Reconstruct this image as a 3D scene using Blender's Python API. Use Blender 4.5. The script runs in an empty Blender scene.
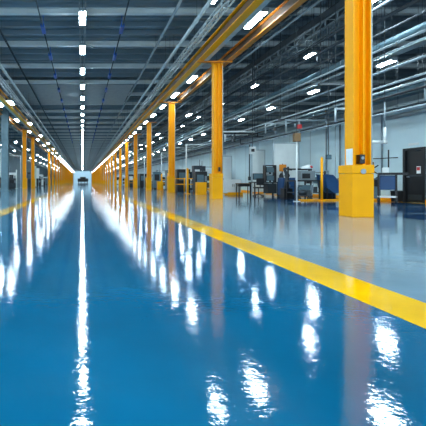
import bpy, bmesh, math, random
from mathutils import Vector, Matrix
random.seed(7)
scn = bpy.context.scene
COL = scn.collection
CAMZ = 0.82
PI = math.pi
def Z(h): return h + CAMZ                      # height above the eye -> height above the floor
def P(x, y, d): return ((x - 82.5) * d / 426.0, d, CAMZ + (181.5 - y) * d / 426.0)

# ------------------------------------------------------------------ materials
def lin(c):
    c /= 255.0
    return c / 12.92 if c <= 0.04045 else ((c + 0.055) / 1.055) ** 2.4
def rgb(r, g, b): return (lin(r), lin(g), lin(b), 1.0)
def mat(name, col, rough=0.5, metal=0.0, var=0.12, scale=3.0, bump=0.0, emit=None, coat=0.0):
    m = bpy.data.materials.new(name); m.use_nodes = True
    nt = m.node_tree; b = nt.nodes['Principled BSDF']
    b.inputs['Roughness'].default_value = rough; b.inputs['Metallic'].default_value = metal
    b.inputs['Coat Weight'].default_value = coat
    tc = nt.nodes.new('ShaderNodeTexCoord'); n = nt.nodes.new('ShaderNodeTexNoise')
    n.inputs['Scale'].default_value = scale; n.inputs['Detail'].default_value = 4
    nt.links.new(tc.outputs['Object'], n.inputs['Vector'])
    r = nt.nodes.new('ShaderNodeValToRGB')
    lo = tuple(c * (1 - var) for c in col[:3]) + (1,); hi = tuple(min(1, c * (1 + var)) for c in col[:3]) + (1,)
    r.color_ramp.elements[0].position = .3; r.color_ramp.elements[1].position = .7
    r.color_ramp.elements[0].color = lo; r.color_ramp.elements[1].color = hi
    nt.links.new(n.outputs['Fac'], r.inputs['Fac']); nt.links.new(r.outputs['Color'], b.inputs['Base Color'])
    if bump:
        bp = nt.nodes.new('ShaderNodeBump'); bp.inputs['Strength'].default_value = bump; bp.inputs['Distance'].default_value = .02
        nt.links.new(n.outputs['Fac'], bp.inputs['Height']); nt.links.new(bp.outputs['Normal'], b.inputs['Normal'])
    if emit:
        b.inputs['Emission Color'].default_value = emit[0]; b.inputs['Emission Strength'].default_value = emit[1]
    return m

M = {}
M['yellow'] = mat('yellow paint', rgb(248, 168, 2), .42, var=.03)
M['yellow'].node_tree.nodes['Principled BSDF'].inputs['Specular IOR Level'].default_value = .18
M['orange'] = mat('orange beam paint', rgb(214, 128, 14), .5, var=.15)
M['brown'] = mat('brown beam web', rgb(92, 66, 44), .6, var=.2)  # runway beam web, darker and browner than the flanges
M['steel'] = mat('galvanised steel', rgb(142, 156, 164), .4, .35, var=.15)
M['pale'] = mat('pale pipe paint', rgb(168, 182, 188), .4, .1)
M['dark'] = mat('dark steel', rgb(58, 66, 72), .45, .3)
M['black'] = mat('black metal', rgb(22, 24, 28), .4)
M['grey'] = mat('grey paint', rgb(120, 132, 138), .5)
M['bluegrey'] = mat('blue grey paint', rgb(82, 110, 122), .5)
M['white'] = mat('white enamel', rgb(222, 228, 228), .45, var=.04)
M['blue'] = mat('blue paint', rgb(18, 66, 112), .4)
M['bluep'] = mat('blue pipe paint', rgb(20, 80, 170), .4)
M['red'] = mat('red paint', rgb(200, 40, 40), .5)
M['wall'] = mat('pale wall panel', rgb(204, 226, 232), .55, var=.05, scale=.6)
M['wallfar'] = mat('grey cladding', rgb(140, 160, 170), .6, var=.1, scale=.5)
M['wallend'] = mat('white cladding', rgb(225, 232, 236), .6, var=.04, scale=.3)
M['roof'] = mat('roof deck', rgb(112, 132, 145), .55, .2, var=.14, scale=.25)
M['beam'] = mat('roof beam paint', rgb(186, 198, 202), .5, .1, var=.1, scale=.8)
M['screen'] = mat('dark screen', rgb(24, 34, 44), .15)
M['wood'] = mat('brown board', rgb(120, 92, 60), .6)
M['pgreen'] = mat('pale green sheet', rgb(196, 208, 186), .6)
M['amber'] = mat('cream cover', rgb(226, 214, 170), .6)
gm = bpy.data.materials.new('translucent sheet'); gm.use_nodes = True; M['gate'] = gm
_n = gm.node_tree.nodes; _t = _n.new('ShaderNodeBsdfTranslucent'); _w = _n.new('ShaderNodeTexWave'); _w.inputs['Scale'].default_value = .6
_r = _n.new('ShaderNodeValToRGB'); _r.color_ramp.elements[0].color = (.56, .64, .68, 1); _r.color_ramp.elements[1].color = (.66, .76, .80, 1)
_c = _n.new('ShaderNodeTexCoord'); _l = gm.node_tree.links
_l.new(_c.outputs['Object'], _w.inputs['Vector']); _l.new(_w.outputs['Fac'], _r.inputs['Fac']); _l.new(_r.outputs['Color'], _t.inputs['Color'])
_l.new(_t.outputs[0], _n['Material Output'].inputs['Surface'])
LAMP = 52.0; WORLD = 2.0
M['lamp'] = mat('lamp diffuser', (.9, .95, 1, 1), .4, var=0, emit=((.74, .92, 1.0, 1), LAMP))
M['baylamp'] = mat('bay lamp diffuser', (.9, .95, 1, 1), .4, var=0, emit=((.74, .92, 1.0, 1), LAMP*2.0))

def floor_mat(name, zones):
    m = bpy.data.materials.new(name); m.use_nodes = True
    nt = m.node_tree; N = nt.nodes; L = nt.links; b = N['Principled BSDF']
    tc = N.new('ShaderNodeTexCoord'); sep = N.new('ShaderNodeSeparateXYZ'); L.new(tc.outputs['Object'], sep.inputs[0])
    def math_(op, a, bb=None, c=None):
        n = N.new('ShaderNodeMath'); n.operation = op
        for i, v in enumerate((a, bb, c)):
            if v is None: continue
            if isinstance(v, (int, float)): n.inputs[i].default_value = v
            else: L.new(v, n.inputs[i])
        return n.outputs[0]
    X, Y = sep.outputs['X'], sep.outputs['Y']
    noise = N.new('ShaderNodeTexNoise'); noise.inputs['Scale'].default_value = .9; noise.inputs['Detail'].default_value = 6
    L.new(tc.outputs['Object'], noise.inputs['Vector'])
    def mix(f, a, c):
        n = N.new('ShaderNodeMix'); n.data_type = 'RGBA'
        L.new(f, n.inputs['Factor']) if not isinstance(f, float) else setattr(n.inputs['Factor'], 'default_value', f)
        for k, v in ((6, a), (7, c)):
            if isinstance(v, tuple): n.inputs[k].default_value = v
            else: L.new(v, n.inputs[k])
        return n.outputs[2]
    col = zones(X, Y, math_, mix)
    mr = N.new('ShaderNodeMapRange'); mr.inputs[1].default_value = .3; mr.inputs[2].default_value = .7
    mr.inputs[3].default_value = .80; mr.inputs[4].default_value = 1.15; L.new(noise.outputs['Fac'], mr.inputs[0])
    if 'resin' in name:                             # the side lane is a duller coat
        sp = math_('MULTIPLY', math_('GREATER_THAN', X, 7.2), math_('GREATER_THAN', math_('FRACT', math_('DIVIDE', math_('ADD', Y, .9), 2.9)), .13))
        L.new(math_('SUBTRACT', .5, math_('MULTIPLY', sp, .38)), b.inputs['Specular IOR Level'])
    hv = N.new('ShaderNodeHueSaturation'); L.new(col, hv.inputs['Color']); L.new(mr.outputs[0], hv.inputs['Value'])
    L.new(hv.outputs['Color'], b.inputs['Base Color'])
    # trowel ripple of the poured resin
    mp = N.new('ShaderNodeMapping'); mp.inputs['Scale'].default_value = (1.0, 1.0, 1.0); L.new(tc.outputs['Object'], mp.inputs['Vector'])
    n1 = N.new('ShaderNodeTexNoise'); n1.inputs['Scale'].default_value = 5.0; n1.inputs['Detail'].default_value = 2
    n2 = N.new('ShaderNodeTexNoise'); n2.inputs['Scale'].default_value = 26.0; n2.inputs['Detail'].default_value = 3
    n2.inputs['Distortion'].default_value = .8
    L.new(mp.outputs[0], n1.inputs['Vector']); L.new(mp.outputs[0], n2.inputs['Vector'])
    mp3 = N.new('ShaderNodeMapping'); mp3.inputs['Scale'].default_value = (9.0, 42.0, 1.0); mp3.inputs['Rotation'].default_value = (0, 0, .25); L.new(tc.outputs['Object'], mp3.inputs['Vector'])
    n3 = N.new('ShaderNodeTexNoise'); n3.inputs['Scale'].default_value = 1.0; n3.inputs['Detail'].default_value = 3; L.new(mp3.outputs[0], n3.inputs['Vector'])
    b3 = N.new('ShaderNodeBump'); b3.inputs['Strength'].default_value = 1; b3.inputs['Distance'].default_value = .00045; L.new(n3.outputs['Fac'], b3.inputs['Height'])
    b1 = N.new('ShaderNodeBump'); b1.inputs['Strength'].default_value = 1; b1.inputs['Distance'].default_value = .0008
    b2 = N.new('ShaderNodeBump'); b2.inputs['Strength'].default_value = 1; b2.inputs['Distance'].default_value = .0005
    L.new(b3.outputs['Normal'], b1.inputs['Normal']); L.new(n1.outputs['Fac'], b1.inputs['Height']); L.new(n2.outputs['Fac'], b2.inputs['Height'])
    L.new(b1.outputs['Normal'], b2.inputs['Normal']); L.new(b2.outputs['Normal'], b.inputs['Normal'])
    b.inputs['Roughness'].default_value = .045
    b.inputs['IOR'].default_value = 1.5
    return m
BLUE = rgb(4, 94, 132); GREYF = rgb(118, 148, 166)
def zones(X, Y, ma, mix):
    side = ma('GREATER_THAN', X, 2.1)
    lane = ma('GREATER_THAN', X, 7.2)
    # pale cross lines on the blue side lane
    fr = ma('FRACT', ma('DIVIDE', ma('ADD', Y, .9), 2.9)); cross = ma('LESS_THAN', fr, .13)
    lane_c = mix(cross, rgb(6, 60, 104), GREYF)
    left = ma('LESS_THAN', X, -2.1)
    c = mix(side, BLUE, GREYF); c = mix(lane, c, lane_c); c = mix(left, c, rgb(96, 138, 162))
    return c
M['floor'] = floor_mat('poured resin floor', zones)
M['line'] = floor_mat('yellow floor paint', lambda X, Y, ma, mix: mix(0.0, rgb(255, 196, 6), rgb(255, 196, 6)))

# ------------------------------------------------------------------ mesh helpers
class MB:
    def __init__(s): s.bm = bmesh.new()
    def box(s, x0, x1, y0, y1, z0, z1, mi=0):
        v = [s.bm.verts.new(p) for p in ((x0,y0,z0),(x1,y0,z0),(x1,y1,z0),(x0,y1,z0),(x0,y0,z1),(x1,y0,z1),(x1,y1,z1),(x0,y1,z1))]
        for q in ((0,3,2,1),(4,5,6,7),(0,1,5,4),(1,2,6,5),(2,3,7,6),(3,0,4,7)):
            s.bm.faces.new([v[i] for i in q]).material_index = mi
        return s
    def tube(s, a, b, r, n=8, r2=None, mi=0):
        a = Vector(a); b = Vector(b); d = (b - a).normalized()
        u = d.orthogonal().normalized(); w = d.cross(u); r2 = r if r2 is None else r2
        A = [s.bm.verts.new(a + (u*math.cos(2*PI*k/n) + w*math.sin(2*PI*k/n))*r) for k in range(n)]
        B = [s.bm.verts.new(b + (u*math.cos(2*PI*k/n) + w*math.sin(2*PI*k/n))*r2) for k in range(n)]
        for k in range(n):
            f = s.bm.faces.new((A[k], A[(k+1)%n], B[(k+1)%n], B[k])); f.smooth = n > 6; f.material_index = mi
        s.bm.faces.new(A[::-1]).material_index = mi; s.bm.faces.new(B).material_index = mi
        return s
    def bar(s, a, b, t, mi=0): return s.tube(a, b, t*.7, 4, mi=mi)
    def prism(s, pts, y0, y1, axis='y'):
        def q(p, t): return (p[0], t, p[1]) if axis == 'y' else ((t, p[0], p[1]) if axis == 'x' else (p[0], p[1], t))
        A = [s.bm.verts.new(q(p, y0)) for p in pts]; B = [s.bm.verts.new(q(p, y1)) for p in pts]; n = len(pts)
        for k in range(n): s.bm.faces.new((A[k], A[(k+1)%n], B[(k+1)%n], B[k]))
        s.bm.faces.new(A[::-1]); s.bm.faces.new(B)
        return s
    def bevel(s, w=.01, seg=2):
        bmesh.ops.bevel(s.bm, geom=s.bm.edges[:], offset=w, segments=seg, affect='EDGES', profile=.6); return s
    def mesh(s, name, *mats):
        bmesh.ops.recalc_face_normals(s.bm, faces=s.bm.faces[:])
        me = bpy.data.meshes.new(name); s.bm.to_mesh(me); s.bm.free()
        for m in mats: me.materials.append(M[m])
        return me
def obj(name, me, parent=None, loc=None):
    o = bpy.data.objects.new(name, me); COL.objects.link(o)
    if parent: o.parent = parent
    if loc: o.location = loc
    return o
def part(name, mb, m, parent, label=None, loc=None):
    o = obj(name, mb.mesh(name, *([m] if isinstance(m, str) else m)), parent, loc)
    if label: o['label'] = label
    return o
def tag(o, label, cat, group=None):
    o['label'] = label; o['category'] = cat
    if group: o['group'] = group
    return o
def thing(name, label, cat, loc=(0,0,0), rz=0, group=None):
    o = bpy.data.objects.new(name, None); COL.objects.link(o); o.empty_display_size = .2
    o.location = loc; o.rotation_euler = (0, 0, rz)
    return tag(o, label, cat, group)
def copy_tree(o, parent=None):
    c = o.copy(); COL.objects.link(c)
    if parent: c.parent = parent
    for ch in list(o.children): copy_tree(ch, c)
    return c
def struct(o):
    o['kind'] = 'structure'; return o
ORD = ['nearest', 'second', 'third', 'fourth', 'fifth', 'sixth', 'seventh', 'eighth', 'ninth', 'tenth', 'eleventh', 'twelfth']

# ------------------------------------------------------------------ the setting
YN, YF, XL, XR, ZC = -8.0, 300.0, -24.0, 30.0, Z(8.98)
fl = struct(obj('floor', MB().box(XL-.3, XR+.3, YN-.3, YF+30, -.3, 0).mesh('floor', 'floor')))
o = part('floor_marking', MB().box(1.91, 2.31, YN, YF-.2, -.01, .002), 'line', fl, 'yellow painted line on the right edge of the aisle')
o = part('floor_marking', MB().box(-2.31, -1.91, YN, YF-.2, -.01, .002), 'line', fl, 'yellow painted line on the left edge of the aisle')
o = part('floor_marking', MB().box(12.55, 12.98, 10, 60, -.01, .002), 'line', fl, 'yellow painted strip along the foot of the wall')
# ceiling: corrugated deck with its purlins
c = MB(); n = 0; y = YN
pts = []
while y < YF:
    pts += [(y, ZC), (y+.32, ZC), (y+.37, ZC+.09), (y+.58, ZC+.09)]; y += .63
pts += [(YF+.3, ZC), (YF+.3, ZC+.4), (YN-.3, ZC+.4), (YN-.3, ZC)]
vs = [[c.bm.verts.new((xx, p[0], p[1])) for p in pts] for xx in (XL-.3, XR+.3)]
for k in range(len(pts)-5):
    c.bm.faces.new((vs[0][k], vs[1][k], vs[1][k+1], vs[0][k+1]))
k = len(pts)-4
c.bm.faces.new((vs[0][k+1], vs[1][k+1], vs[1][k+2], vs[0][k+2]))
ceil = struct(obj('ceiling', c.mesh('ceiling', 'roof')))
pm = None
BP = 5.05
bm_beam = MB()
bm_beam.box(XL, XR, -.15, .15, Z(8.4), Z(8.43)); bm_beam.box(XL, XR, -.15, .15, Z(8.65), Z(8.68)); bm_beam.box(XL, XR, -.012, .012, Z(8.43), Z(8.65))
me = bm_beam.mesh('roof_beam', 'beam')
pu = MB()
for k in range(3):
    yy = 1.26*(k+1) - .0
    pu.box(XL, XR, yy-.04, yy+.04, Z(8.7), Z(8.98)); pu.box(XL, XR, yy-.08, yy+.08, Z(8.68), Z(8.7))
mep = pu.mesh('purlin', 'roof')
k = 0; yb = 1.2
while yb < YF - 6:
    b = obj('roof_beam', me, ceil, (0, yb, 0)); b['label'] = 'pale grey steel roof beam'
    b2 = obj('purlin', mep, ceil, (0, yb, 0))
    yb += BP
o = obj('soffit_panel', MB().box(-7.2, 4.4, 36.75, 46.45, Z(8.36), Z(8.39)).mesh('soffit_panel', 'grey'), ceil); o['label'] = 'plain flat grey panel between roof beams'
# vertical struts between beams and deck (girder webs)
struct(obj('wall_left', MB().box(XL-.3, XL, YN, YF, 0, ZC+.1).mesh('wall_left', 'wallfar')))
struct(obj('wall_right', MB().box(XR, XR+.3, YN, YF, 0, ZC+.1).mesh('wall_right', 'wallfar')))
struct(obj('wall_back', MB().box(XL-.3, -6.6, YF, YF+.3, 0, ZC+.1).box(6.6, XR+.3, YF, YF+.3, 0, ZC+.1).box(-6.6, 6.6, YF, YF+.3, 8.6, ZC+.1).mesh('wall_back', 'wallend')))
gt = struct(obj('door_2', MB().box(-6.6, -6.3, YF-.05, YF+.35, 0, 8.6).box(6.3, 6.6, YF-.05, YF+.35, 0, 8.6).box(-6.3, 6.3, YF-.05, YF+.35, 8.3, 8.6).mesh('door_2', 'pale')))
part('gate_sheet', MB().box(-6.3, 6.3, YF+.1, YF+.13, 0.01, 8.3), 'gate', gt, 'translucent white sheet')
gt['label'] = 'daylit translucent gate at the far end of the aisle'
# partition wall on the right, with a door opening between y 16.15 and 17.2
WX, WH = 13.0, 3.85
w = MB(); D0, D1, DH = 16.12, 17.22, 2.14
w.box(WX, WX+.2, 6, D0, 0, WH); w.box(WX, WX+.2, D1, 290, 0, WH); w.box(WX, WX+.2, D0, D1, DH, WH)
pw = struct(obj('wall_partition', w.mesh('wall_partition', 'wall')))
j = MB()
for yy in [7.5+2.4*k for k in range(40)]:
    if not (D0-.1 < yy < D1+.1): j.box(WX-.012, WX+.02, yy-.02, yy+.02, .1, WH-.05)
part('joint_strip', j, 'pale', pw)
part('top_channel', MB().box(WX-.05, WX+.25, 6, 290, WH, WH+.08), 'grey', pw)
dr = struct(obj('door_1', MB().box(WX+.02, WX+.08, D0+.12, D1-.12, .01, DH-.1).mesh('door_1', 'black')))
f = MB(); f.box(WX-.06, WX+.2, D0, D0+.1, 0, DH); f.box(WX-.06, WX+.2, D1-.1, D1, 0, DH); f.box(WX-.06, WX+.2, D0+.1, D1-.1, DH-.09, DH)
part('door_frame', f, 'black', dr)
part('door_handle', MB().tube((WX-.05, D1-.2, 1.0), (WX-.05, D1-.34, 1.0), .014).tube((WX-.05, D1-.2, 1.0), (WX+.03, D1-.2, 1.0), .014), 'steel', dr, 'steel lever handle')
part('panel_rib', MB().box(WX+.0, WX+.03, D0+.2, D1-.2, 1.02, 1.08).box(WX+.0, WX+.03, D0+.2, D1-.2, .1, .3), 'dark', dr)
t = thing('door_sign', 'small red and white notice stuck on the black door', 'sign', (WX+.005, D0+.36, 1.27))
part('plate', MB().box(-.012, .012, -.09, .09, -.14, .14), 'white', t); part('red_band', MB().box(-.016, .0, -.075, .075, -.02, .11), 'red', t, 'red square')
t = tag(obj('name_plate', MB().box(-.03, .0, -.26, .26, 0, .09).bevel(.008).mesh('name_plate', 'white'), None, (WX, 16.7, 2.24)), 'small blank white plate on the wall above the black door', 'sign')
for nm, y0, y1 in (('baseboard_right', D1, 60), ('baseboard_near', 6, D0)):
    struct(obj(nm, MB().box(WX-.03, WX, y0, y1, 0, .12).mesh(nm, 'yellow')))

# ------------------------------------------------------------------ yellow columns
def column_parts(t):
    s = MB()                                            # H section, flanges facing the aisle and the wall
    s.box(-.205, -.18, -.16, .16, 0.0, Z(5.64)); s.box(.18, .205, -.16, .16, 0.0, Z(5.64)); s.box(-.18, .18, -.03, .0, 0.0, Z(5.64))
    s.box(.02, .05, -.16, -.03, 1.2, Z(5.64))
    part('shaft', s, 'yellow', t)
    g = part('base_guard', MB().box(-.29, .2, -.26, .26, 0.0, 1.0).bevel(.008), 'yellow', t)
    part('guard_lid', MB().box(-.298, .208, -.268, .268, 1.008, 1.2).bevel(.01), 'yellow', g)
    c = MB(); c.box(-.95, .72, -.1, .1, Z(5.69), Z(5.745)); c.box(-.25, .25, -.2, .2, Z(5.64), Z(5.69))
    part('crosshead', c, 'orange', t)
    part('conduit', MB().tube((.235, -.12, 0.05), (.235, -.12, Z(5.5)), .022, 8), 'pale', t, 'pale grey conduit')
CX = 6.43
proto = thing('steel_column', '', 'column', (0,0,0)); column_parts(proto)
rightY = [9.95 + 10.42*k for k in range(28)]
leftY = [47.2, 55.2] + [82 + 10.42*k for k in range(20)]
cols = []
for side, ys in ((1, rightY), (-1, leftY)):
    for i, yy in enumerate(ys):
        c = proto if (side == 1 and i == 0) else copy_tree(proto)
        c.location = (CX*side, yy, 0)
        if side < 0: c.rotation_euler = (0, 0, 0); c.scale = (-1, 1, 1)
        cols.append(c)
        lab = None; w = 'right' if side > 0 else 'left'
        if side > 0:
            if i == 0: lab = 'largest and nearest yellow steel column, boxed base, white paper on its side'
            elif i < 9: lab = '%s yellow steel column from the front in the row right of the aisle' % ORD[i]
        else:
            if i == 0: lab = 'nearest yellow steel column left of the aisle, beside the grey column'
            elif i < 6: lab = '%s yellow steel column from the front in the row left of the aisle' % ORD[i]
        if lab: c['label'] = lab; c['group'] = 'yellow columns in the %s row' % w
        else: c['label'] = 'thin distant yellow column crowded at the far end of the %s row' % w; c['group'] = 'far yellow columns of the %s row' % w
c1 = cols[0]
part('paper_sign', MB().box(-.214, -.205, -.14, .10, 1.205, 1.58), 'white', c1, 'white paper sheet')
k = part('switch_box', MB().box(-.06, .06, -.17, -.03, 1.23, 1.44).bevel(.01), 'black', c1, 'black switch box'); part('dial', MB().tube((0, -.185, 1.36), (0, -.17, 1.36), .035, 12), 'steel', k)
part('tag_plate', MB().tube((-.05, -.285, 1.05), (-.05, -.262, 1.05), .06, 14), 'steel', c1, 'round grey tag')
k = part('switch_box', MB().box(.02, .1, -.2, -.03, 1.3, 1.5).bevel(.01), 'black', cols[1], 'black switch box')
# grey column left
t = thing('steel_column', 'wide blue grey steel column at the left edge of the picture', 'column', (-6.72, 37, 0))
s = MB(); s.box(-.3, .3, -.28, -.24, 0, Z(6.9)); s.box(-.3, .3, .24, .28, 0, Z(6.9)); s.box(-.03, .03, -.24, .24, 0, Z(6.9)); part('shaft', s, 'bluegrey', t)
part('base_plate', MB().box(-.4, .4, -.4, .4, 0, .05), 'bluegrey', t)

# runway beams on the columns
def ibeam(x0, x1, z0, z1, y0, y1):
    m = MB(); xm = (x0+x1)/2
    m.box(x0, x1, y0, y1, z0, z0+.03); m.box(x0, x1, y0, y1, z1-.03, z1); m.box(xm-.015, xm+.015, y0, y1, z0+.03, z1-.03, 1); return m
for side, y0 in ((1, 4.0), (-1, 24.0)):
    w = 'right' if side > 0 else 'left'
    for nm, xa, xb, za, zb in (('aisle side', 5.48, 5.78, 5.745, 6.2), ('wall side', 6.88, 7.12, 5.745, 6.15)):
        xs = sorted((xa*side, xb*side)); ye = 31.2 if side > 0 and nm == 'wall side' else 292; bm_ = ibeam(xs[0], xs[1], Z(za), Z(zb), y0, ye)
        t = thing('crane_beam', 'long orange crane runway beam, %s of the %s column row' % (nm, w), 'beam', (0, 0, 0), 0, 'orange runway beams')
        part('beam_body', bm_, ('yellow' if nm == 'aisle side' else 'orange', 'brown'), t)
        r = MB(); xm = (xs[0]+xs[1])/2; r.box(xm-.03, xm+.03, y0, ye, Z(zb), Z(zb)+.06); part('crane_rail', r, 'steel', t)
        if nm == 'aisle side':
            xs2 = sorted((.152*side+xm, .36*side+xm)); part('cable_channel', MB().box(xs2[0], xs2[1], y0, 292, Z(5.75), Z(5.80)), 'pale', t, 'pale cable channel along its edge')

# ------------------------------------------------------------------ lamps
def lamp_parts(t, L=1.7, W=.34, rod=3.2, m='lamp'):
    h = MB(); h.prism([(-W/2, .05), (-W/2+.05, .14), (W/2-.05, .14), (W/2, .05)], -L/2, L/2)
    hh = part('housing', h, 'grey', t)
    part('end_cap', MB().box(-W/2-.005, W/2+.005, -L/2-.03, -L/2, .0, .145), 'grey', hh); part('end_cap', MB().box(-W/2-.005, W/2+.005, L/2, L/2+.03, .0, .145), 'grey', hh)
    part('diffuser', MB().prism([(-W/2+.02, .05), (-W/2+.05, -.02), (W/2-.05, -.02), (W/2-.02, .05)], -L/2, L/2), m, t, 'glowing white diffuser')
    for s in (-1, 1):
        part('suspension_rod', MB().tube((0, s*L*.35, .14), (0, s*L*.35, rod), .012, 5), 'dark', t)
def far_lamp_mesh(L, W, rod, m='lamp'):
    h = MB(); h.prism([(-W/2, .05), (-W/2+.05, .14), (W/2-.05, .14), (W/2, .05)], -L/2, L/2)
    h.tube((0, 0, .14), (0, 0, rod), .015, 4)
    n0 = len(h.bm.faces)
    h.prism([(-W/2+.02, .05), (-W/2+.05, -.02), (W/2-.05, -.02), (W/2-.02, .05)], -L/2, L/2)
    h.bm.faces.ensure_lookup_table()
    for f in h.bm.faces[n0:]: f.material_index = 1
    return h.mesh('ceiling_lamp', 'grey', m)
def lamp_row(x, h, ys, L, W, where, group, nlab=10, far=110, top=8.95, lift=None, m='lamp'):
    rod = Z(top) - Z(h) - (.42 if lift is not None else 0)
    pr = None; fm = None
    for i, yy in enumerate(ys):
        if yy < far:
            if pr is None:
                pr = thing('ceiling_lamp', '', 'lamp'); lamp_parts(pr, L, W, rod, m); c = pr
            else: c = copy_tree(pr)
        else:
            if fm is None: fm = far_lamp_mesh(L, W, rod, m)
            c = obj('ceiling_lamp', fm)
        c.location = (x, yy, Z(h) + (.42 if lift == i else 0))
        if i < nlab and yy < far: tag(c, '%s glowing lamp from the front %s' % (ORD[i], where), 'lamp', group)
        else: tag(c, 'tiny distant lamp in the far line of lights %s' % where, 'lamp', 'far ' + group)
def seq(a, s, n): return [a + s*k for k in range(n)]
YL = 292
lamp_row(0, 8.0, seq(20.9, 5.03, 54), 1.7, .34, 'above the middle of the blue aisle', 'lamps over the aisle', 12)
lamp_row(6.42, 5.96, [15.8] + seq(24.9, 4.55, 22) + seq(128, 8.8, 19), 1.6, .27, 'between the orange beams on the right', 'lamps between the right runway beams', 12)
lamp_row(-5.45, 5.98, seq(32.4, 11.6, 22), 1.6, .32, 'on the aisle side of left columns', 'lamps on the aisle side of the left columns', 6)
lamp_row(-6.42, 5.96, seq(41.5, 9.7, 26), 1.6, .32, 'between the orange beams on the left', 'lamps between the left runway beams', 6)
lamp_row(11.6, 6.4, [21.7, 28.6] + seq(35.5, 6.9, 36), .85, .22, 'above the right hand work bay', 'lamps over the right work bay', 8, m='baylamp')
lamp_row(11.95, 4.62, [16.75, 22.0] + seq(27.0, 5.0, 50), .85, .2, 'under the tray along the pale wall', 'lamps along the pale wall', 8, m='baylamp')
lamp_row(9.0, 5.6, seq(36, 7.4, 32), 1.2, .26, 'just behind the right columns', 'lamps behind the right columns', 6, m='baylamp')
lamp_row(-9.2, 5.4, seq(37.5, 7.0, 20), 1.2, .26, 'added just behind the left columns', 'added lamps behind the left columns', 5, m='baylamp')  # row added to brighten the dim left bay
lamp_row(-12.5, 5.6, [38, 46, 55] + seq(66, 12, 18), 1.6, .3, 'in the partly added row deep in the left work bay', 'lamps in the left work bay, partly added', 5, m='baylamp')  # near lamps added out of view to brighten the left bay

# unseen lamps added overhead, partly continuing the rows, to light near floor and columns
def added_lamp_row(x, h, ys, L, W, where, m='lamp'):
    pr = None
    for yy in ys:
        if pr is None: pr = thing('ceiling_lamp', '', 'lamp'); lamp_parts(pr, L, W, Z(8.95)-Z(h), m); c = pr
        else: c = copy_tree(pr)
        c.location = (x, yy, Z(h)); tag(c, 'added fill lamp overhead outside the view ' + where, 'lamp', 'added fill lamps overhead ' + where)
added_lamp_row(0, 8.0, (-4.2, .8, 5.8, 10.8, 15.87), 1.7, .34, 'over the aisle', 'baylamp')
added_lamp_row(6.42, 5.96, (2, 6.5), 1.75, .32, 'right of the aisle')
added_lamp_row(-6.42, 5.96, (-6, -2, 2, 6.5, 11, 15.5, 20, 24.5, 29, 33), 1.75, .32, 'left of the aisle', 'baylamp')
added_lamp_row(-11.0, 6.0, (2, 10, 18, 26, 32), 1.75, .5, 'over the left bay', 'baylamp')
added_lamp_row(10.6, 6.6, (4, 8.5, 12, 15), 1.75, .30, 'over the right bay', 'baylamp')  # added to light the wall and put a reflection on the floor
added_lamp_row(5.9, 8.1, (18.6,), 1.6, .27, 'above the right orange beams')  # unseen lamp added for its reflection on the floor

# lamp trunking over the aisle
t = thing('lighting_rail', 'grey twin channel rail running above the aisle lamps', 'rail')
r = MB(); r.box(-.17, -.11, 2, 292, Z(8.14), Z(8.2)); r.box(.11, .17, 2, 292, Z(8.14), Z(8.2)); part('channel', r, 'grey', t)
me = MB().box(-.17, .17, -.03, .03, 0, .03).tube((0, 0, .03), (0, 0, .72), .012, 4).mesh('cross_bracket', 'grey')
for k in range(40): obj('cross_bracket', me, t, (0, 3.55+5.05*k, Z(8.2)))

# ------------------------------------------------------------------ overhead pipes, trays and ducts
def hangers(t, x, z0, y0, y1, step, top=Z(8.95), n=14, r=.008):
    me = MB().tube((0, 0, 0), (0, 0, top-z0), r, 4).mesh('hanger', 'dark')
    yy = y0
    for k in range(n):
        if yy > y1: break
        obj('hanger', me, t, (x, yy, z0)); yy += step
def pipe(label, x, h, r, m, y0=6, y1=290, step=5.05, cat='pipe', name='overhead_pipe', n=12):
    t = thing(name, label, cat)
    part('pipe_run', MB().tube((x, y0, Z(h)), (x, y1, Z(h)), r, 12), m, t)
    me = MB().tube((0, -.05, 0), (0, .05, 0), r*1.25, 12).mesh('coupling', m); yy = y0 + 3
    while yy < min(y1, 80): obj('coupling', me, t, (x, yy, Z(h))); yy += step
    hangers(t, x, Z(h)+r, y0+3, y1, step*1.7, n=7)
    return t
def tray(label, x, h, w, ht, m, y0=6, y1=290, rung=.9, step=6.2, solid=False, name='cable_tray', cat='cable tray', n=12, cable='black'):
    t = thing(name, label, cat); z = Z(h)
    s = MB(); s.box(x-w/2, x-w/2+.03, y0, y1, z, z+ht); s.box(x+w/2-.03, x+w/2, y0, y1, z, z+ht)
    s.box(x-w/2-.03, x-w/2, y0, y1, z, z+.025); s.box(x-w/2-.03, x-w/2, y0, y1, z+ht-.025, z+ht)
    part('side_rail', s, m, t)
    if solid: part('bottom_sheet', MB().box(x-w/2+.03, x+w/2-.03, y0, y1, z+.005, z+.02), m, t)
    else:
        me = MB().box(-w/2+.03, w/2-.03, 0, .05, .01, .04).mesh('rung', m); yy = y0
        while yy < 75: obj('rung', me, t, (x, yy, z)); yy += rung
    cb = MB(); rr = random.Random(int(abs(x*100)))
    for k in range(3): cb.tube((x-w*.28+k*w*.28, y0, z+.07), (x-w*.28+k*w*.28, y1, z+.07), .025+.012*rr.random(), 6)
    part('cables', cb, cable, t)
    hangers(t, x-w/2, z, y0+2.2, y1, step, n=n); hangers(t, x+w/2, z, y0+2.2, y1, step, n=n)
    return t
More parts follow.
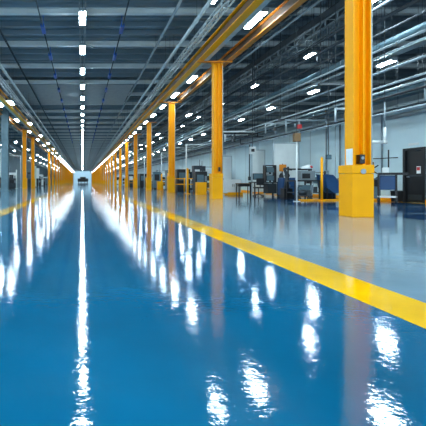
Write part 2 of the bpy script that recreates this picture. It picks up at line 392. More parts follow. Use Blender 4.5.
def lattice(label, x, h, ht, m, y0=6, y1=290, step=1.2, hang=6.0, w=.3):
    t = thing('lattice_tray', label, 'cable tray'); z = Z(h)
    s = MB()
    for xx in (x-w/2, x+w/2):
        s.box(xx-.03, xx+.03, y0, y1, z, z+.05); s.box(xx-.03, xx+.03, y0, y1, z+ht-.05, z+ht)
    part('chord', s, m, t)
    d = MB(); yy = y0; k = 0
    while yy < 180 and yy + step < y1:
        for xx in (x-w/2, x+w/2):
            d.box(xx-.02, xx+.02, yy-.03, yy+.03, z+.05, z+ht-.05)
            d.bar((xx, yy, z+.03 if k % 2 else z+ht-.03), (xx, yy+step, z+ht-.03 if k % 2 else z+.03), .03)
        d.box(x-w/2, x+w/2, yy-.02, yy+.02, z+.01, z+.04)
        yy += step; k += 1
    part('lacing', d, m, t)
    hangers(t, x-w/2, z+ht, y0+1.5, y1, hang, n=10); hangers(t, x+w/2, z+ht, y0+1.5, y1, hang, n=10)
    return t
# both sides of the aisle
lattice('pale lattice cable tray right of the aisle, beside the orange beam', 5.35, 6.5, .26, 'pale', 6, 290, 1.0, w=.24)
lattice('pale lattice cable tray left of the aisle, above the left columns', -5.35, 6.5, .26, 'pale', 20, 290, 1.0, w=.24)
pipe('beige overhead pipe right of the aisle, next to the pale lattice tray', 5.1, 7.2, .09, 'pale')
pipe('pale overhead pipe left of the aisle, next to the left lattice tray', -5.1, 7.2, .09, 'pale', 20)
pipe('single straight grey pipe crossing under the roof beams right of the aisle lamps', 4.5, 8.25, .075, 'steel')
pipe('grey pipe under the roof left of the aisle lamps', -4.5, 8.25, .06, 'dark', 12)
def sprinkler(label, x):
    t = thing('sprinkler_pipe', label, 'pipe')
    part('pipe_run', MB().tube((x, 6, Z(8.1)), (x, 290, Z(8.1)), .035, 8), 'dark', t)
    me = MB().box(-.1, .1, -.55, .55, -.09, .09).box(-.02, .02, -.05, .05, .09, .84).bevel(.01, 1).mesh('blue_sleeve', 'bluep')
    for k in range(14):
        o = obj('blue_sleeve', me, t, (x, 22.6 + 5.05*k, Z(8.1)))
        if k == 0: o['label'] = 'blue sleeve'
        hd = None
sprinkler('thin dark pipe with blue sleeves under the roof, right of the aisle lamps', 2.08)
sprinkler('thin dark pipe with blue sleeves under the roof, left of the aisle lamps', -2.08)
# right bay
tray('upper dark solid cable tray over the right bay, high under the roof', 10.9, 7.15, .5, .32, 'dark', solid=True)
lattice('grey lattice tray below the dark tray over the right bay', 10.9, 6.72, .36, 'grey', 6, 290, .9, w=.6)
pipe('dark pipe under the lattice tray over the right bay', 10.95, 6.45, .07, 'dark')
pipe('thin pipe nearest the columns over the right bay', 9.2, 7.3, .05, 'grey')
tray('narrow ladder tray halfway between columns and dark tray, right bay', 8.6, 6.9, .35, .12, 'grey')
pipe('fat blue grey pipe over the right bay, right of the big column', 11.75, 5.33, .14, 'bluegrey')
pipe('thin dark pipe beside the fat blue grey pipe', 11.3, 5.6, .05, 'dark')
tray('cable tray with bright white edge carrying the wall side lamps', 11.85, 4.82, .4, .1, 'pale', solid=True)
t = thing('pipe_rack', 'black steel rail along the top of the pale wall', 'rail'); part('rail', MB().box(12.3, 12.45, 6, 290, Z(3.82), Z(3.94)), 'black', t); hangers(t, 12.37, Z(3.94), 8, 290, 4.4, n=12)
tray('blue grey panelled duct tray above the pale wall', 12.45, 3.3, .42, .36, 'bluegrey', solid=True, rung=.6)
pipe('pale grey wall pipe just above the door wall top', 12.6, 3.02, .06, 'pale', step=4)
pipe('dark pipe along the top edge of the pale wall', 12.45, 2.86, .05, 'dark', step=4)
pipe('round light pipe lowest on the pale wall near the door', 12.5, 2.6, .085, 'steel', y0=6, y1=17.5, step=3, n=4)
pipe('dark service pipe in front of the wall ducts', 11.5, 3.6, .045, 'dark', step=4.5)
pipe('grey service pipe below the white edged tray', 11.2, 4.1, .05, 'steel', step=4.5)
pipe('thin white service pipe above the work benches', 10.6, 3.35, .035, 'pale', step=4.5)
for k, (x, h, r, m, lab) in enumerate(((12.15, 3.62, .05, 'pale', 'white insulated pipe under the panelled duct tray'), (11.0, 3.05, .04, 'black', 'black air line slung lowest over the workbenches'),
        (12.2, 2.74, .045, 'steel', 'steel pipe just in front of the wall top'), (10.2, 4.5, .04, 'pale', 'pale water line over the walkway of the right bay'), (9.6, 5.2, .06, 'dark', 'dark main pipe halfway up over the right bay'),
        (11.7, 4.35, .035, 'black', 'black cable run under the white edged tray'), (8.0, 6.1, .045, 'steel', 'steel line just behind the right yellow columns'))):
    pipe(lab, x, h, r, m, step=3.6+.4*k)
rr = random.Random(3)
for k, (yy, z0, m, lab) in enumerate(((15.2, 2.3, 'pale', 'vertical pale conduit on the wall right of the black door'), (18.4, 1.1, 'steel', 'vertical steel conduit on the wall behind the blue tool cart'), (19.6, 1.2, 'pale', 'vertical pale conduit on the wall behind the big column'),
        (21.4, 1.0, 'grey', 'vertical grey conduit on the wall right of the hanging monitor'), (22.6, 1.4, 'steel', 'vertical steel conduit on the wall behind the blue hopper'), (25.6, 1.2, 'pale', 'vertical pale conduit on the wall behind the tall yellow post'), (33.0, 1.2, 'dark', 'vertical dark conduit on the wall behind the control desk'))):
    t = thing('wall_conduit', lab, 'pipe', (12.93, yy, 0)); part('riser', MB().tube((0, 0, z0), (0, 0, WH-.1), .04, 8), m, t); part('socket_box', MB().box(-.07, .069, -.12, .12, z0-.3, z0).bevel(.01, 1), m, t)
    part('elbow', MB().tube((0, 0, WH-.1), (-.7, 0, WH-.1), .04, 8), m, t); part('drop', MB().tube((-.7, 0, WH-.14), (-.7, 0, WH+.6), .035, 8), m, t)
for k, (x, yy, h, L, m, lab) in enumerate(((11.2, 17.6, 3.0, 1.5, 'pale', 'white pipe loop above the blue tool cart'), (10.6, 20.2, 2.9, 1.9, 'steel', 'grey pipe loop above the dark workbench'), (10.9, 23.5, 3.2, 1.6, 'pale', 'white pipe loop above the blue cabinet'), (10.2, 27.5, 3.1, 2.2, 'black', 'black pipe loop above the control desk'), (11.0, 30.5, 3.4, 1.6, 'white', 'white pipe loop beyond the hanging display box'))):
    t = thing('pipe_loop', lab, 'pipe', (x, yy, 0)); z = Z(h)
    part('header', MB().tube((-L/2, 0, z), (L/2, 0, z), .05, 8), m, t)
    for sx in (-L/2, -L/6, L/2): part('drop', MB().tube((sx, 0, z-.55 if sx < 0 else z-.2), (sx, 0, z+.05), .04, 8), m, t)
    part('valve', MB().box(-L/6-.09, -L/6+.09, -.09, .09, z-.4, z-.2).bevel(.02, 1), 'red' if k == 1 else 'dark', t)
    hangers(t, -L/2, z, 0, 1, 4, n=1); hangers(t, L/2, z, 0, 1, 4, n=1)
# cross pieces between the trays
for i, (yy, h) in enumerate(((18.6, 4.3), (22.4, 3.3), (26.0, 4.25), (30.5, 3.25), (36.2, 4.3))):
    t = thing('cross_beam', '%s short dark cross rail from the front, spanning the trays by the wall' % ORD[i], 'beam', (0, yy, 0), 0, 'cross rails by the wall')
    part('rail', MB().box(10.3, 12.95, -.06, .06, Z(h)-.1, Z(h)), 'dark', t); hangers(t, 10.4, Z(h), 0, 1, 5, n=1, r=.02)
# white elbow duct beside the near column
t = thing('elbow_pipe', 'white L shaped pipe between the big column and the wall', 'pipe')
e = MB(); e.tube((10.75, 16, 2.30), (11.35, 16, 2.30), .06, 12); e.tube((11.35, 16, 2.26), (11.35, 16, 2.85), .05, 12); e.tube((11.28, 16, 2.30), (11.42, 16, 2.30), .075, 12)
part('pipe_run', e, 'white', t); part('riser', MB().tube((11.35, 16, 2.85), (11.35, 16, 3.8), .03, 8), 'steel', t); hangers(t, 11.35, 3.8, 16, 17, 4, n=1, r=.015); part('flange', MB().tube((10.73, 16, 2.30), (10.78, 16, 2.30), .085, 12), 'white', t)

# ------------------------------------------------------------------ right bay machines
def legs4(t, w, d, h, s, m, z0=0):
    for sx in (0, 1):
        for sy in (0, 1):
            part('leg', MB().box(-w/2+sx*(w-s), -w/2+sx*(w-s)+s, -d/2+sy*(d-s), -d/2+sy*(d-s)+s, z0, h), m, t)
def kerb(name, label, x0, x1, y0, y1, h=.1):
    return tag(obj(name, MB().box(x0, x1, y0, y1, 0, h).bevel(.012).mesh(name, 'yellow')), label, 'kerb')
kerb('safety_kerb', 'low yellow kerb in front of the dark workbench and blue hopper', 9.3, 11.6, 18.2, 18.35, .06)
kerb('safety_kerb', 'low yellow kerb beneath the white cabinet past the second column', 8.9, 9.8, 26.0, 26.12, .16)
# blue tool cart by the door
t = thing('tool_cart', 'blue tool cart with black tray top and mast, left of the black door', 'cart', (11.8, 16.5, 0), -.55)
part('cabinet', MB().box(-.24, .24, -.2, .2, .5, 1.05).bevel(.015), 'blue', t)
part('tray_top', MB().box(-.3, .62, -.26, .26, 1.07, 1.11).box(-.3, .62, -.26, -.24, 1.11, 1.16), 'black', t)
part('base_shelf', MB().box(-.3, .3, -.25, .25, .2, .26), 'white', t)
for sx in (-.28, .28):
    for sy in (-.23, .23): part('corner_post', MB().box(sx-.02, sx+.02, sy-.02, sy+.02, .1, 1.07), 'black', t)
for sx in (-.28, .28):
    for sy in (-.23, .23): part('caster', MB().tube((sx-.025, sy, .06), (sx+.025, sy, .06), .06, 12).box(sx-.03, sx+.03, sy-.03, sy+.03, .06, .12), 'black', t)
ms = part('mast', MB().tube((.05, .1, 1.11), (.05, .1, 2.05), .025, 8), 'black', t)
part('cross_arm', MB().tube((-.45, .1, 1.72), (.35, .1, 1.74), .02, 8), 'black', ms)
part('instrument_box', MB().box(-.16, .06, -.1, .12, 1.11, 1.36).bevel(.02), 'white', t, 'white instrument box')
t = thing('welding_set', 'grey machine with hoses standing between big column and blue cart', 'machine', (12.05, 17.6, 0), -.5)
part('body', MB().box(-.2, .2, -.22, .22, .12, .95).bevel(.03), 'bluegrey', t)
part('control_panel', MB().box(-.16, .16, -.235, -.215, .62, .9), 'black', t)
for sx in (-.16, .16): part('wheel', MB().tube((sx-.03, -.1, .1), (sx+.03, -.1, .1), .1, 14), 'black', t); part('foot', MB().box(sx-.03, sx+.03, .1, .18, 0, .13), 'black', t)
hs = MB(); pp = [Vector((.05+.12*math.sin(a*.8), .02, .95 + .06*a)) for a in range(10)]
for a, b in zip(pp, pp[1:]): hs.tube(a, b, .025, 6)
part('hose', hs, 'black', t)
part('gauge_post', MB().tube((-.1, 0, .95), (-.1, 0, 1.75), .03, 8).box(-.19, -.01, -.05, .05, 1.4, 1.62), 'wood', t)
t = thing('waste_bin', 'small black bin on the floor beside the black door', 'bin', (12.55, 17.0, 0))
part('body', MB().prism([(-.13, .01), (.13, .01), (.16, .42), (-.16, .42)], -.14, .14), 'black', t); part('lid', MB().box(-.17, .17, -.15, .15, .42, .46).bevel(.01), 'dark', t)
# blue hopper
t = thing('tipping_hopper', 'dark blue tilted hopper on legs, left of the biggest column', 'hopper', (10.98, 18.9, 0))
part('tub', MB().prism([(-.42, 1.12), (-.34, .55), (.02, .30), (.34, .34), (.34, .62), (-.08, 1.08)], -.35, .35), 'blue', t)
part('rim', MB().bar((-.43, -.36, 1.13), (-.07, -.36, 1.09), .03).bar((-.07, -.36, 1.09), (.35, -.36, .63), .03).bar((-.43, .36, 1.13), (-.07, .36, 1.09), .03), 'blue', t)
for sx, hh in ((-.3, .6), (.3, .36)):
    for sy in (-.3, .3): part('leg', MB().box(sx-.025, sx+.025, sy-.025, sy+.025, 0, hh), 'black', t)
tag(obj('guard_post', MB().tube((0, 0, 0), (0, 0, 1.78), .05, 12).box(-.1, .1, -.1, .1, 0, .03).tube((0, 0, 1.78), (0, 0, 1.86), .05, 12, .01).mesh('guard_post', 'yellow'), None, (10.0, 17.8, 0)), 'slim tall yellow post between the workbench and the blue hopper', 'post')
t = thing('service_pole', 'thin white pole from floor to overhead pipes, by the dark workbench', 'pole', (8.8, 17.5, 0))
part('pole', MB().tube((0, 0, 0), (0, 0, 2.75), .03, 10), 'white', t); part('base_plate', MB().box(-.1, .1, -.1, .1, 0, .02), 'white', t)
part('junction_box', MB().box(-.12, .12, -.1, .1, 2.45, 2.8).bevel(.01), 'wood', t, 'brown junction box'); hangers(t, 0, 2.8, 0, 1, 4, n=1)
# dark workbench with vice arm
t = thing('workbench', 'dark steel workbench behind the thin white pole, with pump unit below', 'workbench', (10.0, 19.3, 0))
legs4(t, 1.15, .8, .82, .06, 'black'); part('bench_top', MB().box(-.6, .6, -.43, .43, .82, .88), 'black', t)
part('lower_shelf', MB().box(-.56, .56, -.38, .38, .3, .34), 'dark', t); part('back_frame', MB().box(-.56, -.5, .3, .36, .88, 1.5).box(.5, .56, .3, .36, .88, 1.5).box(-.5, .5, .3, .36, 1.35, 1.42), 'black', t)
part('pump_unit', MB().box(-.2, .3, -.3, .1, .34, .66).bevel(.03).tube((-.35, -.2, .48), (-.2, -.2, .48), .1, 12), 'bluegrey', t)
t = thing('robot_arm', 'dark jointed arm machine at the left end of the dark workbench', 'machine', (9.72, 20.3, 0), 0)
part('pedestal', MB().box(-.2, .2, -.2, .2, 0, .5).bevel(.02), 'black', t)
part('lower_arm', MB().tube((0, 0, .5), (.03, 0, 1.1), .12, 10, .08).tube((0, -.1, 1.1), (0.06, .1, 1.1), .11, 10), 'dark', t); part('upper_arm', MB().tube((.03, 0, 1.1), (-.12, 0, 1.45), .08, 10, .06).tube((-.12, 0, 1.45), (.25, 0, 1.38), .05, 8), 'dark', t)
t = thing('machine_block', 'grey press with dark guard on the workbench below the red and white bundle', 'machine', (10.1, 19.35, .88))
part('body', MB().box(-.3, .35, -.25, .25, 0, .42).bevel(.03), 'grey', t); part('guard', MB().box(-.25, .1, -.27, -.24, .08, .3), 'black', t); part('spindle', MB().tube((.2, 0, .42), (.2, 0, .5), .05, 10), 'black', t)
t = thing('cloth_bundle', 'red and white cloth bundle on top of the grey press', 'cloth', (10.2, 19.35, 1.41))
b = MB(); bmesh.ops.create_icosphere(b.bm, subdivisions=2, radius=.2)
for v in b.bm.verts: v.co = Vector((v.co.x*1.25*(1+.15*math.sin(9*v.co.y)), v.co.y, max(-.02, v.co.z*.9*(1+.2*math.sin(11*v.co.x)))))
part('white_cloth', b, 'white', t)
b = MB(); bmesh.ops.create_icosphere(b.bm, subdivisions=2, radius=.07)
for v in b.bm.verts: v.co = Vector((v.co.x*1.3+.1, v.co.y-.12, v.co.z+.06))
part('red_cloth', b, 'red', t, 'red cloth')
t = thing('pump_cart', 'low black pump cart on wheels in front of the dark workbench', 'cart', (9.75, 18.75, 0), -.3)
part('bed', MB().box(-.3, .3, -.2, .2, .16, .22), 'black', t); part('motor', MB().tube((-.22, 0, .34), (.1, 0, .34), .12, 14).box(.1, .25, -.1, .1, .22, .44), 'dark', t); part('push_handle', MB().tube((.28, -.17, .2), (.34, -.17, .75), .018, 6).tube((.28, .17, .2), (.34, .17, .75), .018, 6).tube((.34, -.17, .75), (.34, .17, .75), .018, 6), 'steel', t)
for sx in (-.22, .22):
    for sy in (-.17, .17): part('wheel', MB().tube((sx, sy-.025, .08), (sx, sy+.025, .08), .08, 12), 'black', t)
t = thing('gas_bottle', 'dark gas bottle standing between control desk and blue cabinet', 'bottle', (11.2, 24.0, 0)); part('tank', MB().tube((0, 0, 0), (0, 0, 1.15), .13, 14).tube((0, 0, 1.15), (0, 0, 1.3), .13, 14, .04), 'black', t); part('valve', MB().tube((0, 0, 1.3), (0, 0, 1.42), .03, 8).box(-.06, .06, -.015, .015, 1.38, 1.42), 'steel', t)
t = thing('drum', 'black drum on the floor behind the blue hopper', 'drum', (11.75, 20.3, 0)); part('barrel', MB().tube((0, 0, 0), (0, 0, .85), .28, 18).tube((0, 0, .28), (0, 0, .31), .295, 18).tube((0, 0, .56), (0, 0, .59), .295, 18), 'black', t); part('lid', MB().tube((0, 0, .85), (0, 0, .88), .29, 18), 'dark', t)
t = thing('storage_rack', 'black rack of parts behind the dark workbench, below the hanging monitor', 'rack', (12.0, 22.0, 0), -.4)
for sx in (-.45, .45):
    for sy in (-.2, .2): part('upright', MB().box(sx-.025, sx+.025, sy-.025, sy+.025, 0, 1.35), 'black', t)
for z in (.25, .75, 1.3): part('shelf', MB().box(-.45, .45, -.2, .2, z-.03, z), 'black', t)
part('load', MB().box(-.35, .1, -.15, .15, .25, .55).bevel(.02), 'dark', t); part('load', MB().box(-.1, .38, -.15, .15, .75, 1.05).bevel(.02), 'bluegrey', t); part('load', MB().box(-.4, -.15, -.15, .15, .75, 1.1).bevel(.02), 'black', t)
# hanging monitor
x_, y_, z_ = P(328.5, 157, 18.6)
t = thing('hanging_monitor', 'small dark monitor hanging on a thin rod above the blue hopper', 'monitor', (x_, y_, z_))
part('case', MB().box(-.12, .12, -.03, .03, -.1, .1).bevel(.008), 'black', t); part('screen', MB().box(-.1, .1, -.036, -.029, -.08, .08), 'bluegrey', t); part('rod', MB().tube((0, .0, .1), (0, 0, Z(8.95)-z_), .015, 6), 'dark', t)
# blue cabinet
t = thing('tool_cabinet', 'dark blue cabinet left of the arm machine and workbench', 'cabinet', (10.82, 22.6, 0))
part('body', MB().box(-.33, .33, -.3, .3, .12, 1.02).bevel(.015), 'blue', t); part('plinth', MB().box(-.3, .3, -.27, .27, 0, .12), 'black', t)
for k in range(2):
    d_ = part('door', MB().box(-.31+k*.315, -.31+k*.315+.3, -.315, -.298, .16, .98), 'blue', t); part('handle', MB().box(-.05+k*.06, -.03+k*.06, -.335, -.315, .5, .66), 'steel', d_)
part('bracing', MB().box(-.34, .34, -.32, -.318, .55, .57), 'black', t)
# white partitions
for nm, (xa, xb, ya, hh), lab in (('a', (11.0, 12.5, 24.6, 3.05), 'tall bright white partition panel behind the blue cabinet'), ('b', (11.9, 12.85, 30.0, 3.05), 'white partition panel behind the dark control desk'), ('c', (11.9, 12.8, 36.5, 3.0), 'white partition panel furthest along the wall, right of the second column')):
    t = thing('partition_panel', lab, 'partition', ((xa+xb)/2, ya, 0)); w_ = xb-xa
    part('sheet', MB().box(-w_/2+.04, w_/2-.04, -.03, .03, .08, hh-.04), 'white', t)
    part('frame', MB().box(-w_/2, -w_/2+.05, -.05, .05, 0, hh).box(w_/2-.05, w_/2, -.05, .05, 0, hh).box(-w_/2+.05, w_/2-.05, -.05, .05, hh-.05, hh), 'pale', t)
# control desk
t = thing('control_desk', 'black control desk with stacked screens below the orange sign', 'desk', (10.3, 24.2, 0))
legs4(t, 1.35, .7, .74, .06, 'black'); part('desk_top', MB().box(-.72, .72, -.38, .38, .74, .8), 'black', t); part('side_cabinet', MB().box(.1, .6, -.3, .3, .15, .72).bevel(.01), 'dark', t)
part('rack', MB().box(.05, .1, -.1, .25, .8, 1.75).box(.62, .67, -.1, .25, .8, 1.75).box(.1, .62, -.1, .25, 1.22, 1.27).box(.1, .62, -.1, .25, 1.7, 1.75), 'black', t)
for (a0, a1, z0, z1) in ((-.62, -.05, .92, 1.28), (.13, .59, .86, 1.18), (.13, .59, 1.32, 1.64)):
    s_ = part('monitor', MB().box(a0, a1, -.02, .04, z0, z1).bevel(.01, 1).box((a0+a1)/2-.05, (a0+a1)/2+.05, 0, .03, z0-.12 if a0 < 0 else z0-.06, z0+.02), 'black', t); part('screen', MB().box(a0+.03, a1-.03, -.025, -.019, z0+.03, z1-.03), 'bluegrey', s_)
t = thing('warning_sign', 'round orange sign on a slim post beside the control desk', 'sign', (11.08, 23.6, 0))
part('post', MB().tube((0, 0, 0), (0, 0, 1.8), .025, 8).box(-.12, .12, -.12, .12, 0, .03), 'black', t); part('sign_plate', MB().box(-.2, .2, -.05, -.02, 1.38, 1.76).bevel(.015, 1), 'orange', t, 'orange plate')
# small bench left of desk and chair
t = thing('side_table', 'low dark table left of the control desk', 'table', (9.75, 25.8, 0))
legs4(t, .75, .5, .68, .05, 'black'); part('table_top', MB().box(-.4, .4, -.28, .28, .68, .72), 'wood', t); part('drawer', MB().box(-.3, .3, -.26, .2, .52, .68), 'black', t)
t = thing('swivel_chair', 'black swivel chair in front of the control desk', 'chair', (9.75, 23.6, 0))
part('seat', MB().box(-.22, .22, -.22, .22, .44, .52).bevel(.03), 'black', t); part('backrest', MB().box(-.21, .21, -.25, -.19, .62, 1.0).bevel(.02), 'black', t); part('column', MB().tube((0, 0, .1), (0, 0, .44), .03, 8).box(-.02, .02, -.25, -.2, .5, .65), 'dark', t)
bs = MB()
for k in range(5): bs.bar((0, 0, .12), (.28*math.cos(k*1.257), .28*math.sin(k*1.257), .05), .03); bs.tube((.28*math.cos(k*1.257), .28*math.sin(k*1.257), 0), (.28*math.cos(k*1.257), .28*math.sin(k*1.257), .06), .03, 8)
part('star_base', bs, 'black', t)
# white cabinet and black unit beyond column 2
t = thing('storage_cabinet', 'wide white cabinet just right of the second yellow column', 'cabinet', (9.3, 26.6, 0))
part('body', MB().box(-.5, .5, -.3, .3, .1, .95).bevel(.015), 'white', t); part('plinth', MB().box(-.47, .47, -.27, .27, 0, .1), 'yellow', t)
for k in range(2):
    d_ = part('door', MB().box(-.48+k*.49, -.48+k*.49+.47, -.315, -.298, .14, .91), 'white', t); part('handle', MB().box(-.06+k*.1, -.04+k*.1, -.335, -.315, .5, .66), 'dark', d_)
t = thing('storage_cabinet', 'narrow black cabinet squeezed between second column and white cabinet', 'cabinet', (8.8, 27.3, 0))
part('body', MB().box(-.2, .2, -.25, .25, .06, 1.0).bevel(.012), 'black', t); part('plinth', MB().box(-.18, .18, -.22, .22, 0, .06), 'dark', t); part('door', MB().box(-.18, .18, -.265, -.248, .1, .96), 'dark', t)
t = thing('service_pole', 'white pipe post directly right of the second yellow column', 'pole', (8.5, 26.0, 0)); part('pole', MB().tube((0, 0, 0), (0, 0, 3.9), .05, 10).tube((0, 0, 3.86), (2.0, 0, 3.86), .04, 8), 'white', t); part('base_plate', MB().box(-.12, .12, -.12, .12, 0, .03), 'white', t)
hangers(t, 2.0, 3.9, 0, 1, 4, n=1, r=.015)
x_, y_, z_ = P(252.5, 150.5, 26)
t = thing('display_box', 'white hanging display box with dark square face, above the control desk', 'sign', (x_, y_, z_))
part('case', MB().box(-.19, .19, -.06, .06, -.22, .22).bevel(.015), 'white', t); part('face', MB().box(-.1, .1, -.066, -.058, -.08, .1), 'black', t, 'dark square face'); part('rod', MB().tube((0, 0, .22), (0, 0, Z(8.95)-z_), .02, 6), 'dark', t)

# guard rails, machine cabinets deeper in the bay
def railing(label, x, y, L, rz, n=4, h=1.1):
    t = thing('guard_rail', label, 'railing', (x, y, 0), rz)
    for k in range(n): part('post', MB().tube((-L/2+L*k/(n-1), 0, 0), (-L/2+L*k/(n-1), 0, h), .045, 8), 'yellow', t)
    for z in (h-.06, h*.55): part('rail', MB().tube((-L/2, 0, z), (L/2, 0, z), .035, 8), 'yellow', t)
def machine(label, x, y, w, d, h, m, m2='screen', lamp=False):
    t = thing('machine_cabinet', label, 'machine', (x, y, 0))
    part('body', MB().box(-w/2, w/2, -d/2, d/2, .1, h).bevel(.02), m, t); part('plinth', MB().box(-w/2+.04, w/2-.04, -d/2+.04, d/2-.04, 0, .1), 'black', t)
    part('panel', MB().box(-w*.36, w*.2, -d/2-.015, -d/2+.01, h*.5, h*.85), m2, t); part('door', MB().box(-w*.42, w*.42, -d/2-.012, -d/2+.01, .16, h*.44), m, t)
    part('control_box', MB().box(w*.28, w*.46, -d/2-.08, -d/2, h*.55, h*.8).bevel(.01, 1), 'grey', t)
    if lamp: part('signal_mast', MB().tube((w*.3, 0, h), (w*.3, 0, h+.5), .03, 8), 'steel', t)
    return t
def bench(label, x, y, w, d, h, top='wood'):
    t = thing('workbench', label, 'workbench', (x, y, 0)); legs4(t, w, d, h-.05, .06, 'black')
    part('bench_top', MB().box(-w/2-.03, w/2+.03, -d/2-.03, d/2+.03, h-.05, h), top, t); part('shelf', MB().box(-w/2+.02, w/2-.02, -d/2+.02, d/2-.02, .25, .29), 'dark', t)
    part('back_panel', MB().box(-w/2, w/2, d/2-.05, d/2, h, h+.6), 'bluegrey', t); part('tool_box', MB().box(-w*.3, w*.05, -d*.2, d*.2, h, h+.28).bevel(.01, 1), 'black', t)
def rack(label, x, y, w, d, h):
    t = thing('storage_rack', label, 'rack', (x, y, 0))
    for sx in (-1, 1):
        for sy in (-1, 1): part('upright', MB().box(sx*w/2-.03, sx*w/2+.03, sy*d/2-.03, sy*d/2+.03, 0, h), 'blue', t)
    for k in range(4): part('shelf', MB().box(-w/2, w/2, -d/2, d/2, .2+k*(h-.3)/3, .25+k*(h-.3)/3), 'steel', t)
    for k, m in enumerate(('wood', 'black', 'white')): part('load', MB().box(-w*.4, w*.35-.1*k, -d*.4, d*.4, .25+k*(h-.3)/3, .25+(k+.7)*(h-.3)/3), m, t)
tag(obj('guard_box', MB().box(-.28, .28, -.25, .25, 0, .78).bevel(.02).mesh('guard_box', 'yellow'), None, (7.2, 25.9, 0)), 'low yellow box tucked against the left of the second column', 'box')
tag(obj('guard_box', MB().box(-.28, .28, -.25, .25, 0, .85).bevel(.02).mesh('guard_box', 'yellow'), None, (7.55, 41.5, 0)), 'low yellow box left of the third yellow column', 'box')
tag(obj('guard_post', MB().tube((0, 0, 0), (0, 0, 1.7), .07, 12).box(-.14, .14, -.14, .14, 0, .03).mesh('guard_post', 'yellow'), None, (7.0, 28.4, 0)), 'tall yellow post left of the second column, in front of the guard rail', 'post')
railing('yellow guard rail between the second and third yellow columns', 8.3, 33.2, 2.2, .05, 4)
railing('yellow guard rail between the third and fourth yellow columns', 8.9, 51, 2.4, 0, 4)
railing('yellow guard rail behind the dark machines past the fourth column', 9.2, 70, 3, 0, 4)
machine('dark machine with screen behind the guard rail left of the second column', 8.5, 36.2, 1.1, .9, 1.85, 'black', 'bluegrey', True)
machine('tall dark machine left of the second column', 10.5, 38.5, 1.0, .9, 2.2, 'dark', 'bluegrey', True)
bench('long workbench behind the third yellow column', 9.9, 43, 2.0, .8, .9)
machine('pale green fronted machine right of the third column', 9.1, 44.6, .8, .8, 2.0, 'grey', 'pgreen')
machine('black machine between third and fourth columns', 9.0, 54, 1.2, 1, 1.7, 'black', 'white', True)
rack('blue storage rack between third and fourth columns, furthest back', 10.9, 58, 1.6, .8, 2.4)
machine('grey machine with pale panel past the fourth column', 9.0, 64, 1.4, 1, 2.0, 'bluegrey', 'white')
bench('workbench deep in the right bay past the fifth column', 9.6, 78, 2.0, .9, .95)
machine('dark cabinet deep in the right bay past the sixth column', 10.6, 88, 1.6, 1, 2.2, 'black', 'white')
rack('storage rack deep in the right bay past the seventh column', 10.4, 100, 2.4, 1, 2.6)
machine('white cabinet deepest in the right bay', 10.2, 122, 2.0, 1, 2.4, 'white', 'screen')

# more of the bay seen in the gaps between the columns
machine('black machine with pale panel right behind the low yellow box by the second column', 8.05, 29.2, .8, .7, 1.5, 'black', 'bluegrey')
machine('tall dark control cabinet between yellow rail post and second column', 9.3, 34.6, .7, .6, 2.1, 'dark', 'white', True)
bench('workbench with blue grey board behind the guard rail', 9.0, 39.2, 1.6, .8, .95, 'dark')
rack('dark parts rack against the wall left of the second column', 11.9, 41.5, 2.0, .8, 2.3)
machine('white test cabinet against the wall between second and third columns', 11.6, 46.5, 1.6, .9, 2.2, 'white', 'screen')
machine('low black power unit just right of the third column', 8.2, 38.0, .8, .8, 1.1, 'black', 'dark')
machine('blue grey machine just left of the third column', 8.3, 47.5, .9, .8, 1.9, 'bluegrey', 'black', True)
bench('workbench between third and fourth columns nearest the rail', 8.6, 49.2, 1.0, .7, .9)
machine('black machine just right of the fifth column', 8.6, 60.5, 1.0, .9, 1.9, 'black', 'bluegrey')
machine('dark machine just left of the fourth column', 8.3, 72.5, 1.1, .9, 2.0, 'dark', 'white')
for k, (x, y, h, lab) in enumerate(((7.7, 31.6, 3.6, 'slim white riser pipe left of the second column, behind the tall yellow post'), (8.9, 42.2, 4.2, 'slim white riser pipe near the third column, beside the workbench'), (8.7, 47.0, 4.0, 'slim white riser pipe left of the third column'), (8.2, 56.5, 4.2, 'slim white riser pipe left of the fourth column'))):
    t = thing('riser_pipe', lab, 'pipe', (x, y, 0)); part('pipe_run', MB().tube((0, 0, 0), (0, 0, h), .05, 8), 'white', t); part('foot_flange', MB().tube((0, 0, 0), (0, 0, .04), .12, 12), 'white', t); part('arm', MB().tube((0, 0, h-.05), (1.2, 0, h-.05), .04, 8), 'white', t); hangers(t, 1.2, h-.02, 0, 1, 4, n=1)
for x, y, lab in ((6.95, 34.5, 'yellow post between second and third columns, nearer the second'), (7.1, 38.2, 'yellow post between second and third columns, nearer the third'), (7.2, 46.5, 'yellow post just left of the third column'), (7.2, 57.5, 'yellow post just left of the fourth column')):
    t = thing('guard_post', lab, 'post', (x, y, 0)); part('tube', MB().tube((0, 0, 0), (0, 0, 1.5), .07, 12), 'yellow', t); part('base_plate', MB().box(-.14, .14, -.14, .14, 0, .03), 'yellow', t); part('cap', MB().tube((0, 0, 1.5), (0, 0, 1.58), .075, 12, .02), 'black', t)

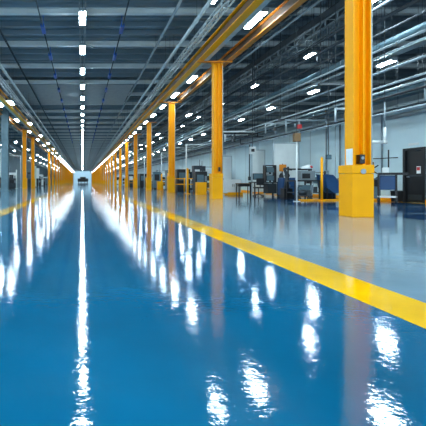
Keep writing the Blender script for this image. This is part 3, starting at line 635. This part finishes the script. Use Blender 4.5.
# ------------------------------------------------------------------ left bay
rack('blue parts rack beside the cream hood, left of the nearest left column', -9.6, 49, 1.6, .8, 2.2)
machine('pale machine cabinet between grey column and nearest left yellow column', -9.2, 56, 1.0, .8, 2.0, 'white', 'screen')
machine('tall dark machine behind the white board on the left', -8.6, 72, 1.4, 1, 2.4, 'dark', 'bluegrey', True)
bench('workbench right of the second left yellow column', -7.6, 69.5, 1.2, .8, .95)
for k, (x, y, h, lab) in enumerate(((-9.0, 47, 4.4, 'slim white riser pipe right of the grey column on the left'), (-8.4, 58, 4.4, 'slim white riser pipe between the nearest left yellow columns'), (-8.0, 70, 4.4, 'slim white riser pipe beyond the white board on the left'))):
    t = thing('riser_pipe', lab, 'pipe', (x, y, 0)); part('pipe_run', MB().tube((0, 0, 0), (0, 0, h), .06, 8), 'white', t); part('foot_flange', MB().tube((0, 0, 0), (0, 0, .04), .12, 12), 'white', t); part('arm', MB().tube((0, 0, h-.05), (-1.4, 0, h-.05), .05, 8), 'white', t); hangers(t, -1.4, h-.02, 0, 1, 4, n=1)
t = thing('white_board', 'pale white board on legs right of the second left column', 'board', (-5.95-1.1, 64, 0))
part('board', MB().box(-.55, .55, -.03, .03, 1.3, 2.8), 'white', t)
for s_ in (-.45, .45): part('leg', MB().box(s_-.03, s_+.03, -.02, .02, 0, 1.3).box(s_-.03, s_+.03, -.3, .3, 0, .05), 'steel', t)
machine('black machine below the white board on the left', -7.3, 66.5, 1.7, 1, 1.25, 'black', 'dark')
machine('black machine beside the grey column on the left', -8.35, 45, .62, .7, 1.25, 'black', 'wood')
t = thing('covered_lamp', 'cream hood on the black machine beside the grey column', 'cover', (-8.3, 45, 1.25))
part('hood', MB().tube((0, 0, .0), (0, 0, .9), .26, 12, .14), 'amber', t); part('neck', MB().tube((0, 0, .9), (0, 0, 1.3), .03, 8), 'steel', t)
machine('dark cabinet left of the nearest left yellow column', -8.5, 52, .9, .8, 1.2, 'dark', 'black')
t = thing('service_pole', 'white pole left of the nearest left yellow column', 'pole', (-7.75, 50, 0)); part('pole', MB().tube((0, 0, 0), (0, 0, 2.2), .07, 10), 'white', t); part('base_plate', MB().box(-.15, .15, -.15, .15, 0, .03), 'white', t)
t = thing('sheet_stack', 'pale green sheet standing between the two nearest left columns', 'sheet', (-6.9, 60.5, 0)); part('sheet', MB().box(-.35, .35, -.03, .03, .1, 3.0), 'pgreen', t); part('stand', MB().box(-.4, .4, -.3, .3, 0, .1), 'black', t)
rack('storage rack left of the nearest left columns, deep in the bay', -11.5, 60, 2.4, 1, 2.8)
machine('white machine cabinet past the white board on the left', -7.9, 78, 1.4, 1, 2.1, 'white', 'screen')
machine('black machine cabinet past the white board on the left', -8.3, 86, 1.6, 1, 1.5, 'black', 'dark')
bench('workbench deep in the left bay', -9, 98, 2.4, 1, 1)
machine('grey machine deep in the left bay', -9.5, 112, 2, 1, 2.3, 'bluegrey', 'white')
pipe('fat blue grey pipe over the left bay', -9.4, 5.2, .14, 'bluegrey', 30); pipe('thin steel pipe over the left bay', -8.6, 4.2, .06, 'steel', 30)
tray('dark cable tray over the left bay', -8.0, 6.2, .45, .25, 'dark', 28, solid=True); tray('low pale cable tray over the left bay', -10.2, 3.8, .4, .12, 'pale', 34)
# far end: dark truck parked before the end wall
t = thing('parked_truck', 'dark truck seen from behind at the far end of the aisle', 'truck', (.3, 285, 0))
part('cab', MB().box(-1.9, 1.9, -2, 2, .9, 3.9).bevel(.25), 'black', t); part('windscreen', MB().box(-1.5, 1.5, -2.03, -1.98, 2.3, 3.4), 'screen', t)
part('body', MB().box(-3.6, 3.6, 1.9, 5, .8, 2.9).bevel(.15), 'dark', t); part('bumper', MB().box(-3.0, 3.0, -2.3, -1.9, .6, 1.0), 'black', t)
for sx in (-2.9, -1.2, 1.2, 2.9): part('wheel', MB().tube((sx-.25, 2.5 if abs(sx) > 2 else 0, .55), (sx+.25, 2.5 if abs(sx) > 2 else 0, .55), .55, 16), 'black', t)

# ------------------------------------------------------------------ world, camera, look
wd = bpy.data.worlds.new('World'); scn.world = wd; wd.use_nodes = True
wd.node_tree.nodes['Background'].inputs[0].default_value = (.72, .90, 1.0, 1); wd.node_tree.nodes['Background'].inputs[1].default_value = WORLD
cd = bpy.data.cameras.new('Camera'); cam = bpy.data.objects.new('Camera', cd); COL.objects.link(cam)
cam.location = (0, 0, CAMZ); cam.rotation_euler = (PI/2, 0, 0)
cd.sensor_width = 36; cd.sensor_height = 36; cd.lens = 36; cd.shift_x = (213-82.5)/426; cd.shift_y = -(213-181.5)/426; cd.clip_end = 1000
scn.camera = cam
vs_ = scn.view_settings
vs_.view_transform = 'Standard'; vs_.look = 'None'; vs_.gamma = 1; vs_.use_curve_mapping = False; vs_.exposure = 0.25
